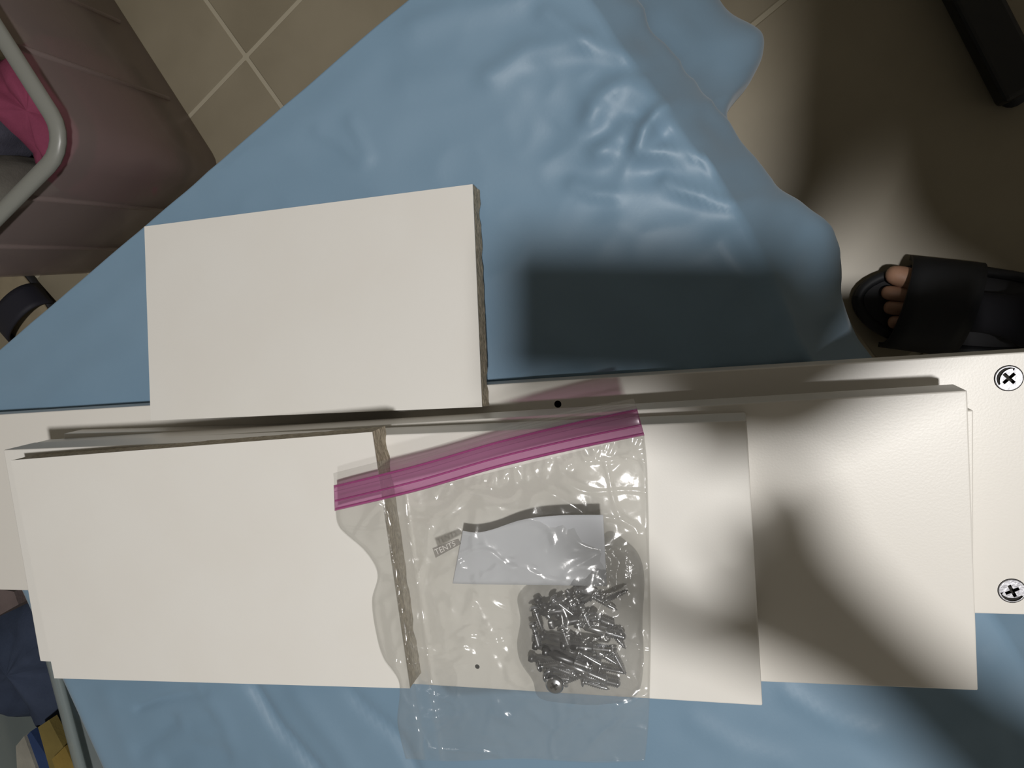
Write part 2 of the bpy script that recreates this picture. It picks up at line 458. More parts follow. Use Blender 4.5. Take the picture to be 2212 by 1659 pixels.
# back side hanging down (rows before the first)
pre = []
for j in range(6, 0, -1):
    for k in range(ncol):
        q = verts[k].copy(); t = j / 6
        q -= VV * (0.004 + 0.008 * t); q.z -= 0.004 + 0.15 * t
        pre.append(q)
nrow = NR + 6
verts = pre + verts
faces = [(i * ncol + k, i * ncol + k + 1, (i + 1) * ncol + k + 1, (i + 1) * ncol + k) for i in range(nrow - 1) for k in range(ncol - 1)]
cloth = mk('blue_cloth', verts, [tuple(reversed(f)) for f in faces], M['satin'])
tag(cloth, 'creased light blue satin cloth spread over the bench under the white boards', 'cloth')
so = cloth.modifiers.new('thickness', 'SOLIDIFY'); so.thickness = 0.0008; so.offset = -1


# ------------------------------------------------------------------ white boards
def rect(pts):
    """best rectangle through four corners tl, tr, br, bl"""
    tl, tr, br, bl = [Vector(p) for p in pts]
    c = (tl + tr + br + bl) / 4
    ex = ((tr - tl) + (br - bl)) / 2; ey = ((tl - bl) + (tr - br)) / 2
    L, Wd = ex.length, ey.length
    ex.normalize(); n = ex.cross(ey).normalized(); ey = n.cross(ex)
    return c, ex, ey, n, L, Wd


def board(name, pts, thick, material, label, group='white furniture boards', parent=None):
    c, ex, ey, n, L, Wd = rect(pts)
    bm = box_bm(c - n * thick / 2, ex * L / 2, ey * Wd / 2, n * thick / 2, 0.0009, 2)
    o = from_bm(name, bm, material)
    return tag(o, label, 'board', group)


def raw_board(name, pts, thick, label, chips, group='white furniture boards'):
    """laminated sheet on a bare chipped particleboard core"""
    c, ex, ey, n, L, Wd = rect(pts)
    root = empty(name, c - n * thick)
    rnd = random.Random(len(label))
    per = []
    st = 0.0025
    nx, ny = int(L / st), int(Wd / st)
    for k in range(nx): per.append((-L / 2 + L * k / nx, Wd / 2, 0, 1))
    for k in range(ny): per.append((L / 2, Wd / 2 - Wd * k / ny, 1, 0))
    for k in range(nx): per.append((L / 2 - L * k / nx, -Wd / 2, 0, -1))
    for k in range(ny): per.append((-L / 2, -Wd / 2 + Wd * k / ny, -1, 0))
    lev = [0.0004, 0.1, 0.3, 0.5, 0.7, 0.88, 1.0]
    verts, faces = [], []
    N = len(per)
    for li, l in enumerate(lev):
        for (x, y, ox, oy) in per:
            d = 0.0
            if li > 0:
                d = -0.0003 + 0.0004 * noise.noise(Vector((x * 160, y * 160, l * 3)))
                for (cx_, cy_, wd, dep) in chips:
                    r = math.hypot(x - cx_, y - cy_)
                    if r < wd: d -= 0.38 * dep * (1 - (r / wd) ** 2) * sstep(0.25, 0.9, l)
            verts.append(c + ex * (x + ox * d) + ey * (y + oy * d) - n * (0.0006 + (thick - 0.0006) * l))
    for li in range(len(lev) - 1):
        for k in range(N):
            a = li * N + k; b = li * N + (k + 1) % N
            faces.append((a, b, b + N, a + N))
    faces.append(tuple(range(N - 1, -1, -1))); faces.append(tuple((len(lev) - 1) * N + k for k in range(N)))
    core = mk('core', verts, [tuple(reversed(f)) for f in faces], M['chip'], root, smooth=False)
    core['label'] = 'bare brown particleboard core'
    bm = box_bm(c - n * 0.0003, ex * L / 2, ey * Wd / 2, n * 0.0003)
    from_bm('laminate', bm, M['laminate'], root)
    return tag(root, label, 'board', group)


# long plank on the cloth with two cam locks and a drilled hole
pl_t0, pl_t1 = W(0, 900, Z_P), W(2212, 755, Z_P)
pl_b0, pl_b1 = W(0, 1270, Z_P), W(2212, 1333, Z_P)
dx = (pl_t1 - pl_t0 + pl_b1 - pl_b0).normalized()
tl = pl_t0 - dx * 0.17; tr = pl_t1 + dx * 0.12
bl = pl_b0 - dx * 0.155; br = pl_b1 + dx * 0.12
plank = board('plank', [tl, tr, br, bl], 0.020, M['laminate2'], 'longest cream-white plank, lowest of the stack, with metal cam locks at one end', 'white furniture boards')


def cut(o, cutters):
    for c_ in cutters:
        md = o.modifiers.new('cut', 'BOOLEAN'); md.operation = 'DIFFERENCE'; md.solver = 'EXACT'; md.object = c_
    baked(o)
    for c_ in cutters:
        bpy.data.objects.remove(c_, do_unlink=True)


LOCKS = [W(2179, 817, Z_P), W(2186, 1276, Z_P)]
LR = 0.0076
cs = []
for p_ in LOCKS:
    v, f = tube([p_ + Vector((0, 0, 0.01)), p_ - Vector((0, 0, 0.011))], LR + 0.0004, 40)
    cs.append(mk('cutter', v, f, M['dark'], smooth=False))
hp = W(1205, 873, Z_P)
v, f = tube([hp + Vector((0, 0, 0.01)), hp - Vector((0, 0, 0.012))], 0.0026, 20)
cs.append(mk('cutter', v, f, M['dark'], smooth=False))
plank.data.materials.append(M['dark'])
bpy.context.view_layer.update()
cut(plank, cs)
# faces inside the drilled hole and lock sockets get their shade as a dark colour
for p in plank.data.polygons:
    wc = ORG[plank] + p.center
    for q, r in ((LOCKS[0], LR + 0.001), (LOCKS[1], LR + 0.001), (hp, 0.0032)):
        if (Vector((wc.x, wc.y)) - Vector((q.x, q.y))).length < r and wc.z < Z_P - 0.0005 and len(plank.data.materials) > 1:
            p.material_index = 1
for li, p_ in enumerate(LOCKS):
    # disc with a bevelled rim, a cross recess and a crescent step
    v, f = tube([p_ - Vector((0, 0, 0.009)), p_ + Vector((0, 0, 0.0002)), p_ + Vector((0, 0, 0.0006))], [LR, LR, LR - 0.0004], 48)
    lk = mk('cam_lock', v, f, M['zinc'], plank, smooth=False)
    bpy.context.view_layer.update()
    ang = math.radians(42 if li == 0 else 24)
    a_, b_ = Vector((math.cos(ang), math.sin(ang), 0)), Vector((-math.sin(ang), math.cos(ang), 0))
    cts = []
    for (u_, w_) in ((a_, b_), (b_, a_)):
        bm = box_bm(p_ + Vector((0, 0, 0.0)), u_ * 0.0041, w_ * 0.0010, Vector((0, 0, 0.0034)))
        cts.append(from_bm('cutter', bm, M['dark']))
    # crescent
    s0 = math.radians(60 if li == 0 else 190); s1 = math.radians(215 if li == 0 else 330)
    poly = []
    for k in range(15):
        t = s0 + (s1 - s0) * k / 14; poly.append((math.cos(t) * 0.0067, math.sin(t) * 0.0067))
    for k in range(14, -1, -1):
        t = s0 + (s1 - s0) * k / 14; rr = 0.0067 - 0.0020 * math.sin(math.pi * min(1, (14 - k) / 14 * 0.85 + 0.15)) - 0.0002
        if k in (0,): rr = 0.0048
        poly.append((math.cos(t) * rr, math.sin(t) * rr))
    n_ = len(poly)
    vv2 = [p_ + Vector((x, y, -0.0006)) for x, y in poly] + [p_ + Vector((x, y, 0.003)) for x, y in poly]
    ff2 = [tuple(range(n_ - 1, -1, -1)), tuple(range(n_, 2 * n_))] + [(k, (k + 1) % n_, n_ + (k + 1) % n_, n_ + k) for k in range(n_)]
    cts.append(mk('cutter', vv2, ff2, M['dark'], smooth=False))
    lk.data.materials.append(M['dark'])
    bpy.context.view_layer.update()
    cut(lk, cts)
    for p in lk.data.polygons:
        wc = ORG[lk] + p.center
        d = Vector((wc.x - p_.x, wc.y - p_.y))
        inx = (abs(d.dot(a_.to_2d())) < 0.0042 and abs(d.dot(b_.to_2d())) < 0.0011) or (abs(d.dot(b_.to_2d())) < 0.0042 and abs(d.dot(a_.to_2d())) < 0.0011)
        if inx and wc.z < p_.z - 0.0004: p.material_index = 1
    lk['label'] = 'round zinc cam lock with a cross recess'

# board beneath, mostly hidden
L1 = [W(136, 937, Z_L1), W(2103, 886, Z_L1)]
dn = Vector((L1[1].y - L1[0].y, -(L1[1].x - L1[0].x), 0)).normalized() * 0.150
board('long_board', [L1[0], L1[1], L1[1] + dn, L1[0] + dn], 0.0199, M['laminate2'], 'long white board directly on the plank, showing only thin edges beneath the others')
# long board with the bright right end
R = [W(50, 963, Z_R), W(2093, 843, Z_R), W(2110, 1492, Z_R)]
rb = R[0] + (R[2] - R[1])
board('long_board', [R[0], R[1], R[2], rb], 0.0259, M['laminate2'], 'long white board whose wide right end lies beside the cam locks')
# narrower looking one on top of it
board('long_board', [W(8, 976, Z_N), W(1610, 903, Z_N), W(1650, 1530, Z_N), W(85, 1425, Z_N)], 0.0279, M['laminate'], 'long white board under the zip bag, ending in a squared right edge')
nb = bpy.data.objects['long_board.002']
hp2 = W(1031, 1440, Z_N)
v, f = tube([hp2 + Vector((0, 0, 0.01)), hp2 - Vector((0, 0, 0.01))], 0.0016, 16)
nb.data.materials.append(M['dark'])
hc = mk('cutter', v, f, M['dark'], smooth=False); bpy.context.view_layer.update()
cut(nb, [hc])
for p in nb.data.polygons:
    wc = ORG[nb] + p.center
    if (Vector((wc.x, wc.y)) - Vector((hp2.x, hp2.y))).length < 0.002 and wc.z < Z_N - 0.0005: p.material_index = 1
# cut-down boards with raw particleboard edges
L4 = [W(22, 998, Z_L4), W(803, 929, Z_L4), W(886, 1491, Z_L4), W(118, 1462, Z_L4)]
lw = rect(L4)[5]; ll = rect(L4)[4]
raw_board('cut_board', L4, 0.0198, 'short white board with raw brown edges, topmost at left beside the zip bag',
          [(ll / 2, lw / 2 - 0.012, 0.007, 0.0035), (ll / 2, lw / 2 - 0.030, 0.008, 0.003), (ll / 2, -0.02, 0.006, 0.002), (ll / 2, -0.055, 0.007, 0.003)])
zb, zt = -0.0725, -0.0955
U = [W(320, 490, zt), W(1029, 395, zt), W(1033, 881, zb), W(317, 907, zb)]
uw = rect(U)[5]; ul = rect(U)[4]
raw_board('cut_board', U, 0.0165, 'short white board with raw brown edges leaning from blue cloth onto the plank',
          [(ul / 2, uw / 2 - 0.018, 0.007, 0.0035), (ul / 2, uw / 2 - 0.05, 0.006, 0.0015), (ul / 2, -uw / 2 + 0.018, 0.007, 0.003)])

# ------------------------------------------------------------------ zip bag with screws
LEFT = [(724, 1103), (734, 1142), (788, 1192), (815, 1242), (803, 1300), (812, 1370), (828, 1425), (862, 1478), (858, 1555), (866, 1600), (876, 1641)]
RIGHTB = [(1392, 940), (1398, 1000), (1400, 1060), (1402, 1130), (1403, 1200), (1405, 1280), (1406, 1350), (1406, 1420), (1404, 1500), (1400, 1580), (1393, 1646)]
NB, NBS = 210, 190
lc_ = cr([Vector((*q, 0)) for q in LEFT], NB); rc_ = cr([Vector((*q, 0)) for q in RIGHTB], NB)
CREASE = [
    ([(855, 1133), (900, 1132), (924, 1143)], 7.0, 9), ([(926, 1145), (915, 1200), (903, 1250), (896, 1310), (893, 1365)], 7.0, 8),
    ([(893, 1365), (876, 1395), (876, 1420), (892, 1445), (912, 1470)], 6.0, 8), ([(872, 1394), (858, 1415), (850, 1440)], 4.0, 7),
    ([(1178, 1060), (1215, 1078), (1255, 1105), (1300, 1150)], 7.0, 9), ([(1027, 1118), (1023, 1150), (1020, 1190)], 4.0, 7),
    ([(1018, 1310), (1005, 1350), (1003, 1400)], 5.0, 9), ([(1022, 1310), (1060, 1370), (1100, 1420), (1160, 1490)], 5.5, 10), ([(1020, 1312), (1018, 1380), (1022, 1440)], 4.0, 8),
    ([(1024, 1265), (1032, 1285), (1045, 1262)], 6.0, 9), ([(1050, 1395), (1080, 1450), (1100, 1490)], 3.0, 9),
    ([(930, 1480), (965, 1470), (1000, 1445)], 5.5, 8), ([(795, 1190), (850, 1215), (895, 1235)], 3.0, 7), ([(840, 1190), (865, 1240), (895, 1265)], 3.0, 6), ([(905, 1250), (960, 1130), (1000, 1080)], 1.6, 9),
    ([(890, 1560), (940, 1552), (998, 1545), (993, 1565)], 6.0, 9), ([(900, 1615), (920, 1590), (955, 1568)], 5.0, 9), ([(1055, 1570), (1062, 1545), (1095, 1552)], 6.0, 9), ([(1075, 1520), (1090, 1545), (1110, 1560)], 4.5, 8),
    ([(1140, 1530), (1175, 1560), (1205, 1580), (1208, 1555)], 5.0, 8), ([(1050, 1590), (1090, 1597), (1130, 1615)], 4.5, 9), ([(1203, 1520), (1212, 1548)], 6.0, 8), ([(1260, 1570), (1290, 1610), (1330, 1645)], 4.0, 8),
    ([(1150, 1610), (1170, 1640)], 4.0, 9), ([(1340, 1525), (1370, 1522), (1385, 1510)], 6.0, 9), ([(1230, 1530), (1262, 1515), (1270, 1500)], 5.0, 8), ([(1350, 1540), (1320, 1570)], 3.5, 8),
    ([(870, 1500), (872, 1560), (880, 1630)], 3.0, 8), ([(825, 1300), (840, 1390), (862, 1470)], 4.0, 9), ([(812, 1250), (806, 1300), (818, 1380)], 3.0, 7), ([(1010, 1620), (1100, 1635), (1160, 1620)], 3, 12),
    ([(1170, 1330), (1230, 1400), (1270, 1450)], 2.5, 9), ([(960, 1400), (1000, 1440), (1060, 1400)], 2.0, 12), ([(1330, 1250), (1352, 1265), (1350, 1295)], 6.0, 8), ([(1300, 1250), (1340, 1300)], 5.0, 7), ([(940, 1330), (960, 1420)], 2.5, 9),
    ([(1170, 1040), (1185, 1070), (1195, 1062)], 5, 7), ([(1388, 1150), (1392, 1300), (1394, 1500)], 2.5, 7), ([(1390, 960), (1394, 1080), (1396, 1200)], 2.5, 6),
    ([(1370, 985), (1350, 992), (1388, 980)], 5, 7), ([(1240, 1360), (1290, 1340), (1340, 1330)], 3, 8), ([(1120, 1280), (1118, 1350), (1126, 1430)], 3, 8),
]
for i_ in range(26):  # the puckers just under the zip
    t = i_ / 25; xx = 935 + 450 * t + random.uniform(-6, 6); yy = 1062 - 118 * t + random.uniform(-3, 10)
    CREASE.append(([(xx, yy), (xx + random.uniform(-9, 9), yy + random.uniform(10, 22))], random.uniform(3.0, 6.5), random.uniform(4, 6)))
for i_ in range(34):  # crumples over the screws
    xx, yy = random.uniform(1230, 1390), random.uniform(1250, 1540); a = random.uniform(0, 3.1); l_ = random.uniform(10, 28)
    CREASE.append(([(xx, yy), (xx + l_ * math.cos(a), yy + l_ * math.sin(a))], random.uniform(2.5, 5.0), random.uniform(4, 7)))


def support(x, y):
    edge = 805 + (y - 930) * 0.143
    z = -0.0195 + 0.020 * sstep(edge + 55, edge + 2, x)
    yb = 1490 + (x - 885) * 0.055
    z -= 0.005 * sstep(yb + 5, yb + 170, y)
    return z + 0.0008


def heap(x, y):
    return math.exp(-(((x - 1245) / 105) ** 4 + ((y - 1390) / 115) ** 4))


def bag_front(x, y, s, t):
    e = sstep(0, 0.30, min(s, 1 - s)) * (0.3 + 0.7 * sstep(0, 0.2, t)) * sstep(0, 0.28, 1 - t)
    b = support(x, y) + 0.0016 + e * (0.010 + 0.010 * heap(x, y) + 0.004 * math.exp(-((x - 1100) / 220) ** 2 - ((y - 1180) / 110) ** 2))
    h = 0.0
    for poly, a, wd in CREASE:
        xs0 = min(q[0] for q in poly) - 22; xs1 = max(q[0] for q in poly) + 22
        if x < xs0 or x > xs1: continue
        d = seg_dist(x, y, poly)
        if d < wd * 2.6: h += a * 0.00024 * math.exp(-(d / (wd * 1.3)) ** 2 * 1.4)
    r1 = 1 - 2 * abs(noise.noise(Vector((x * 0.011, y * 0.010, 3.3))))
    r2 = 1 - 2 * abs(noise.noise(Vector((x * 0.028, y * 0.026, 8.1))))
    h += 0.0022 * r1 + 0.0008 * r2 * (0.6 + heap(x, y))
    r3 = 1 - 2 * abs(noise.noise(Vector((x * 0.0085 + y * 0.003, y * 0.0065 - x * 0.002, 14.2))))
    r4 = 1 - 2 * abs(noise.noise(Vector((x * 0.006 - y * 0.005, y * 0.010 + x * 0.003, 31.7))))
    h += 0.0060 * max(0.0, r3 - 0.80) + 0.0060 * max(0.0, r4 - 0.80)
    h += 0.00035 * noise.noise(Vector((x * 0.05, y * 0.045, 5.5))) * (0.3 + 1.2 * heap(x, y))
    return b + h * min(1.0, 3 * e + 0.8)


bag = empty('zip_bag', W(1120, 1280, Z_N))
fv, bv = [], []
for i in range(NB):
    t = i / (NB - 1)
    for k in range(NBS):
        s = k / (NBS - 1)
        q = lc_[i].lerp(rc_[i], s)
        x = q.x; y = q.y + 3 * math.sin(x * 0.02 + 1) * t
        zf = bag_front(x, y, s, t)
        zk = support(x, y) + 0.0004 * noise.noise(Vector((x * .02, y * .02, 1)))
        if k in (0, NBS - 1) or i == NB - 1: zf = zk + 0.0003
        fv.append(W(x, y, zf)); bv.append(W(x, y, zk))
g = [(i * NBS + k, (i + 1) * NBS + k, (i + 1) * NBS + k + 1, i * NBS + k + 1) for i in range(NB - 1) for k in range(NBS - 1)]
nf = len(fv)
mk('film_front', fv, g, M['film'], bag)
step = 3
ids = [(i, k) for i in range(0, NB, step) for k in range(0, NBS, step)]
nk = len(range(0, NBS, step)); ni = len(range(0, NB, step))
mk('film_back', [bv[i * NBS + k] for i, k in ids], [(a * nk + b, (a + 1) * nk + b, (a + 1) * nk + b + 1, a * nk + b + 1) for a in range(ni - 1) for b in range(nk - 1)], M['film'], bag)


def zipz(s):  # height of the zip along its length
    return 0.0105 - 0.012 * sstep(0.05, 0.5, s) + 0.010 * math.sin(s * math.pi) * 0.6 + 0.004 * s


def strip(name, top, bot, dz, material, parent, n=90, m=7, arch=0.0):
    a = cr([Vector((*q, 0)) for q in top], n); b = cr([Vector((*q, 0)) for q in bot], n)
    vs_, fs = [], []
    for i in range(n):
        s = i / (n - 1)
        for k in range(m):
            t = k / (m - 1); q = a[i].lerp(b[i], t)
            vs_.append(W(q.x, q.y, zipz(s) + dz + arch * math.sin(t * math.pi)))
    fs = [(i * m + k, i * m + k + 1, (i + 1) * m + k + 1, (i + 1) * m + k) for i in range(n - 1) for k in range(m - 1)]
    o = mk(name, vs_, [tuple(reversed(f)) for f in fs], material, parent)
    return o


TOPB = [(722, 1048), (898, 1004), (1073, 953), (1230, 914), (1376, 882)]
BOTB = [(724, 1103), (900, 1061), (1073, 1011), (1235, 972), (1392, 940)]
def mixl(a, b, t): return [(p[0] + (q[0] - p[0]) * t, p[1] + (q[1] - p[1]) * t) for p, q in zip(a, b)]
zs = strip('zipper_strip', TOPB, BOTB, 0.0, M['zip'], bag, arch=0.0008)
zs.modifiers.new('thickness', 'SOLIDIFY').thickness = 0.0006
for (ta, tb_) in ((0.0, 0.10), (0.58, 0.66), (0.90, 1.0)):
    z2 = strip('zipper_track', mixl(TOPB, BOTB, ta), mixl(TOPB, BOTB, tb_), 0.0012, M['ziptrack'], zs, m=5, arch=0.0012)
strip('zipper_track', mixl(TOPB, BOTB, 0.24), mixl(TOPB, BOTB, 0.27), 0.0010, M['zip'], zs, m=4, arch=0.0006)
LIP = [(720, 1022), (896, 976), (1069, 924), (1224, 887), (1369, 861)]
lipn, lipm = 90, 34
a_ = cr([Vector((*q, 0)) for q in LIP], lipn); b_ = cr([Vector((*q, 0)) for q in TOPB], lipn)
vs_ = []
for i in range(lipn):
    s = i / (lipn - 1)
    for k in range(lipm):
        t = k / (lipm - 1); q = a_[i].lerp(b_[i], t)
        vs_.append(W(q.x, q.y, zipz(s) + 0.004 * (1 - t) + 0.00012 * abs(math.sin(t * math.pi * 5)) ** 4))
mk('lip', vs_, [(i * lipm + k, (i + 1) * lipm + k, (i + 1) * lipm + k + 1, i * lipm + k + 1) for i in range(lipn - 1) for k in range(lipm - 1)], M['film'], bag)
tag(bag, 'clear plastic zip bag with a magenta zipper lying on the white boards', 'bag')


def film_z(x, y):
    i = max(0, min(NB - 1, int(round(NB * 0.5))))
    # find the row by height, then the place along the row
    best = min(range(0, NB, 2), key=lambda r: abs(lc_[r].lerp(rc_[r], max(0, min(1, (x - lc_[r].x) / (rc_[r].x - lc_[r].x)))).y - y))
    s = max(0.02, min(0.98, (x - lc_[best].x) / (rc_[best].x - lc_[best].x)))
    return bag_front(x, y, s, best / (NB - 1))


# printed grey panel with lettering on the film
PC = [(934, 1184), (990, 1163), (996, 1175), (941, 1205)]
zc_ = max(film_z(*q) for q in PC + [(965, 1183)]) + 0.0006
lab = mk('printed_panel', [W(*q, zc_) for q in PC], [(3, 2, 1, 0)], M['label_grey'], bag, smooth=False)
lab['label'] = 'grey printed panel with pale lettering'
cu = bpy.data.curves.new('lettering', 'FONT'); cu.body = 'TENTS'; cu.size = 1.0
to = bpy.data.objects.new('lettering_source', cu); col.objects.link(to)
bpy.context.view_layer.update()
tm = bpy.data.meshes.new_from_object(to.evaluated_get(bpy.context.evaluated_depsgraph_get()))
bpy.data.objects.remove(to, do_unlink=True)
wmax = max(v.co.x for v in tm.vertices); hmax = max(v.co.y for v in tm.vertices)
tv_ = []
for v in tm.vertices:
    s, t = v.co.x / wmax, v.co.y / hmax
    bl_ = Vector((942.5, 1199.5)); br_ = Vector((984.5, 1178.0)); tl_ = Vector((937.0, 1187.5)); tr_ = Vector((981.0, 1168.0))
    q = bl_.lerp(br_, s).lerp(tl_.lerp(tr_, s), t)
    tv_.append(W(q.x, q.y, zc_ + 0.0003))
let = mk('lettering', tv_, [tuple(p.vertices) for p in tm.polygons], M['label_white'], lab, smooth=False)
let['label'] = 'pale capital letters TENTS'

# folded paper slip inside
PT = [(1000, 1146), (1030, 1150), (1065, 1143), (1130, 1122), (1210, 1113), (1303, 1112)]
PB = [(978, 1260), (1010, 1261), (1060, 1262), (1130, 1263), (1215, 1264), (1311, 1266)]
n, m = 60, 14
a_ = cr([Vector((*q, 0)) for q in PT], n); b_ = cr([Vector((*q, 0)) for q in PB], n)
vs_ = []
for i in range(n):
    s = i / (n - 1)
    for k in range(m):
        t = k / (m - 1); q = a_[i].lerp(b_[i], t)
        z = -0.0165 + 0.006 * sstep(0.45, 0.75, s) + 0.011 * (1 - t) ** 1.6 + 0.0008 * math.sin(s * 7)
        vs_.append(W(q.x, q.y, z))
pap = mk('paper_slip', vs_, [(i * m + k, (i + 1) * m + k, (i + 1) * m + k + 1, i * m + k + 1) for i in range(n - 1) for k in range(m - 1)], M['paper'])
pap.modifiers.new('thickness', 'SOLIDIFY').thickness = 0.0003
tag(pap, 'blank pale paper slip inside the zip bag above the screws', 'paper')

# inner crinkled bag around the screws
IN = [(1140, 1262), (1118, 1290), (1124, 1340), (1117, 1390), (1124, 1430), (1150, 1470), (1166, 1508), (1230, 1520), (1300, 1522), (1372, 1505), (1390, 1440), (1388, 1340), (1392, 1250), (1378, 1195), (1340, 1160), (1310, 1150), (1260, 1200), (1200, 1240)]
ic = Vector((1255, 1370, 0)); NRG = 46
ring = cr([Vector((*q, 0)) for q in IN + [IN[0]]], 161)[:-1]
vs_ = [W(ic.x, ic.y, -0.001)]
def in_z(x, y, t):
    e = max(0.0, 1 - t) ** 0.5
    r1 = 1 - 2 * abs(noise.noise(Vector((x * 0.03, y * 0.03, 2.2))))
    r2 = 1 - 2 * abs(noise.noise(Vector((x * 0.07, y * 0.06, 5.2))))
    return -0.0190 + e * (0.0150 + 0.0022 * r1 + 0.0010 * r2) + 0.0004 * r1
for j in range(1, NRG + 1):
    t = j / NRG
    for q in ring:
        p_ = ic.lerp(q, t); vs_.append(W(p_.x, p_.y, in_z(p_.x, p_.y, t)))
nr = len(ring); fs = [(0, 1 + k, 1 + (k + 1) % nr) for k in range(nr)]
for j in range(NRG - 1):
    for k in range(nr):
        a = 1 + j * nr + k; b = 1 + j * nr + (k + 1) % nr
        fs.append((a, a + nr, b + nr, b))
ib = mk('parts_bag', vs_, fs, M['film_in'])
tag(ib, 'small crinkled clear bag of screws inside the zip bag', 'bag')


# screws and bolts
def lathe_rings(prof, n):
    verts, faces = [], []
    for (x, r) in prof:
        for k in range(n):
            a = 2 * math.pi * k / n; verts.append(Vector((x, r * math.cos(a), r * math.sin(a))))
    for i in range(len(prof) - 1):
        for k in range(n):
            faces.append((i * n + k, i * n + (k + 1) % n, (i + 1) * n + (k + 1) % n, (i + 1) * n + k))
    faces.append(tuple(range(n - 1, -1, -1))); faces.append(tuple((len(prof) - 1) * n + k for k in range(n)))
    return verts, faces


def screw_parts(kind):
    if kind == 'bolt':
        head = [(0, .0012), (0.0005, .0028), (0.0022, .0031), (0.0035, .0028), (0.004, .0020)]
        shank = [(0.004, .0020), (0.006, .0019), (0.0075, .0028), (0.020, .0028), (0.0205, .0022)]
        thr = [(0.0205 + 0.0006 * i, 0.0030 if i % 2 else 0.0021) for i in range(18)] + [(0.0325, .001)]
    elif kind == 'screw':
        head = [(0, .0006), (0.0004, .0022), (0.0014, .0034), (0.0022, .0036), (0.0026, .0017)]
        shank = [(0.0026, .0017), (0.0045, .0016)]
        thr = [(0.0045 + 0.0007 * i, (0.0019 if i % 2 else 0.0012) * (1 - 0.35 * max(0, i - 12) / 6)) for i in range(19)] + [(0.0185, .0002)]
    else:  # peg
        head = [(0, .0020), (0.0006, .0026), (0.003, .0026), (0.0034, .0016)]
        shank = [(0.0034, .0016), (0.007, .0016)]
        thr = [(0.007 + 0.0006 * i, 0.0026 if i % 2 else 0.0018) for i in range(14)] + [(0.0158, .0005)]
    return head, shank, thr


SME = {}
def place_screw(kind, pos, ang, tilt, dark, label):
    key = (kind, dark)
    if key not in SME:
        ms = []
        for nm, prof in zip(('head', 'shank', 'thread'), screw_parts(kind)):
            v, f = lathe_rings(prof, 12)
            me = bpy.data.meshes.new(nm); me.from_pydata([tuple(q) for q in v], [], f); me.update()
            for p in me.polygons: p.use_smooth = True
            me.materials.append(M['dark_steel'] if (dark and nm != 'thread') else M['steel']); ms.append((nm, me))
        SME[key] = ms
    name = {'bolt': 'cam_bolt', 'screw': 'wood_screw', 'peg': 'shelf_peg'}[kind]
    o = empty(name, pos)
    o.rotation_euler = (random.uniform(0, 6.28), tilt, ang)
    o.rotation_mode = 'XYZ'
    for nm, me in SME[key]:
        c_ = bpy.data.objects.new(nm, me); col.objects.link(c_); c_.parent = o
    return tag(o, label, {'bolt': 'bolt', 'screw': 'screw', 'peg': 'peg'}[kind], 'hardware in the parts bag')


zl = -0.0192
SC = [  # kind, photo x, y of head, direction (degrees, image), layer, dark
    ('bolt', 1142, 1418, 20, 0, True), ('bolt', 1150, 1392, 14, 1, True), ('bolt', 1158, 1430, 2, 0, True), ('bolt', 1172, 1405, 18, 2, True),
    ('bolt', 1165, 1372, 8, 0, True), ('bolt', 1185, 1350, -12, 1, True), ('bolt', 1205, 1425, 22, 1, False), ('bolt', 1210, 1392, 4, 2, True),
    ('bolt', 1225, 1372, 28, 0, True), ('bolt', 1180, 1450, -16, 0, False), ('bolt', 1230, 1450, 12, 0, False), ('bolt', 1200, 1330, -30, 0, True),
    ('bolt', 1240, 1345, 16, 1, False), ('bolt', 1150, 1325, -8, 0, True),
    ('peg', 1158, 1290, 60, 0, True), ('peg', 1172, 1312, -20, 1, True), ('peg', 1200, 1300, 15, 0, False), ('peg', 1225, 1290, -35, 0, True),
    ('peg', 1252, 1305, 70, 1, False), ('peg', 1150, 1345, 80, 1, False), ('peg', 1275, 1330, 20, 0, False), ('peg', 1295, 1375, -15, 0, False),
    ('screw', 1160, 1440, -10, 1, False), ('screw', 1172, 1460, 5, 1, False), ('screw', 1190, 1290, 40, 1, False), ('screw', 1152, 1308, 75, 1, False),
    ('screw', 1245, 1405, 30, 2, False), ('screw', 1260, 1430, -20, 1, False), ('screw', 1280, 1400, 35, 1, False), ('screw', 1290, 1440, 10, 0, False),
    ('screw', 1255, 1470, 15, 0, False), ('screw', 1215, 1475, -25, 0, False), ('screw', 1310, 1350, 55, 0, False), ('screw', 1240, 1275, 10, 0, False), ('screw', 1275, 1285, 30, 0, False), ('screw', 1300, 1300, -25, 1, False), ('screw', 1320, 1400, 65, 0, False), ('screw', 1212, 1350, 75, 2, False),
]
NAMES = {'bolt': ('dark metal cam bolt lying in the inner bag of hardware', 'bright metal cam bolt lying in the inner bag of hardware'), 'peg': ('dark stubby shelf peg lying in the inner bag of hardware', 'bright stubby shelf peg lying in the inner bag of hardware'), 'screw': ('', 'short bright wood screw lying in the inner bag of hardware')}
for kind, x, y, dg_, lay, dk in SC:
    z = zl + 0.0036 + lay * 0.0048
    p_ = W(x, y, z)
    place_screw(kind, p_, math.radians(-dg_), random.uniform(-0.03, 0.03), dk, NAMES[kind][0 if dk else 1])
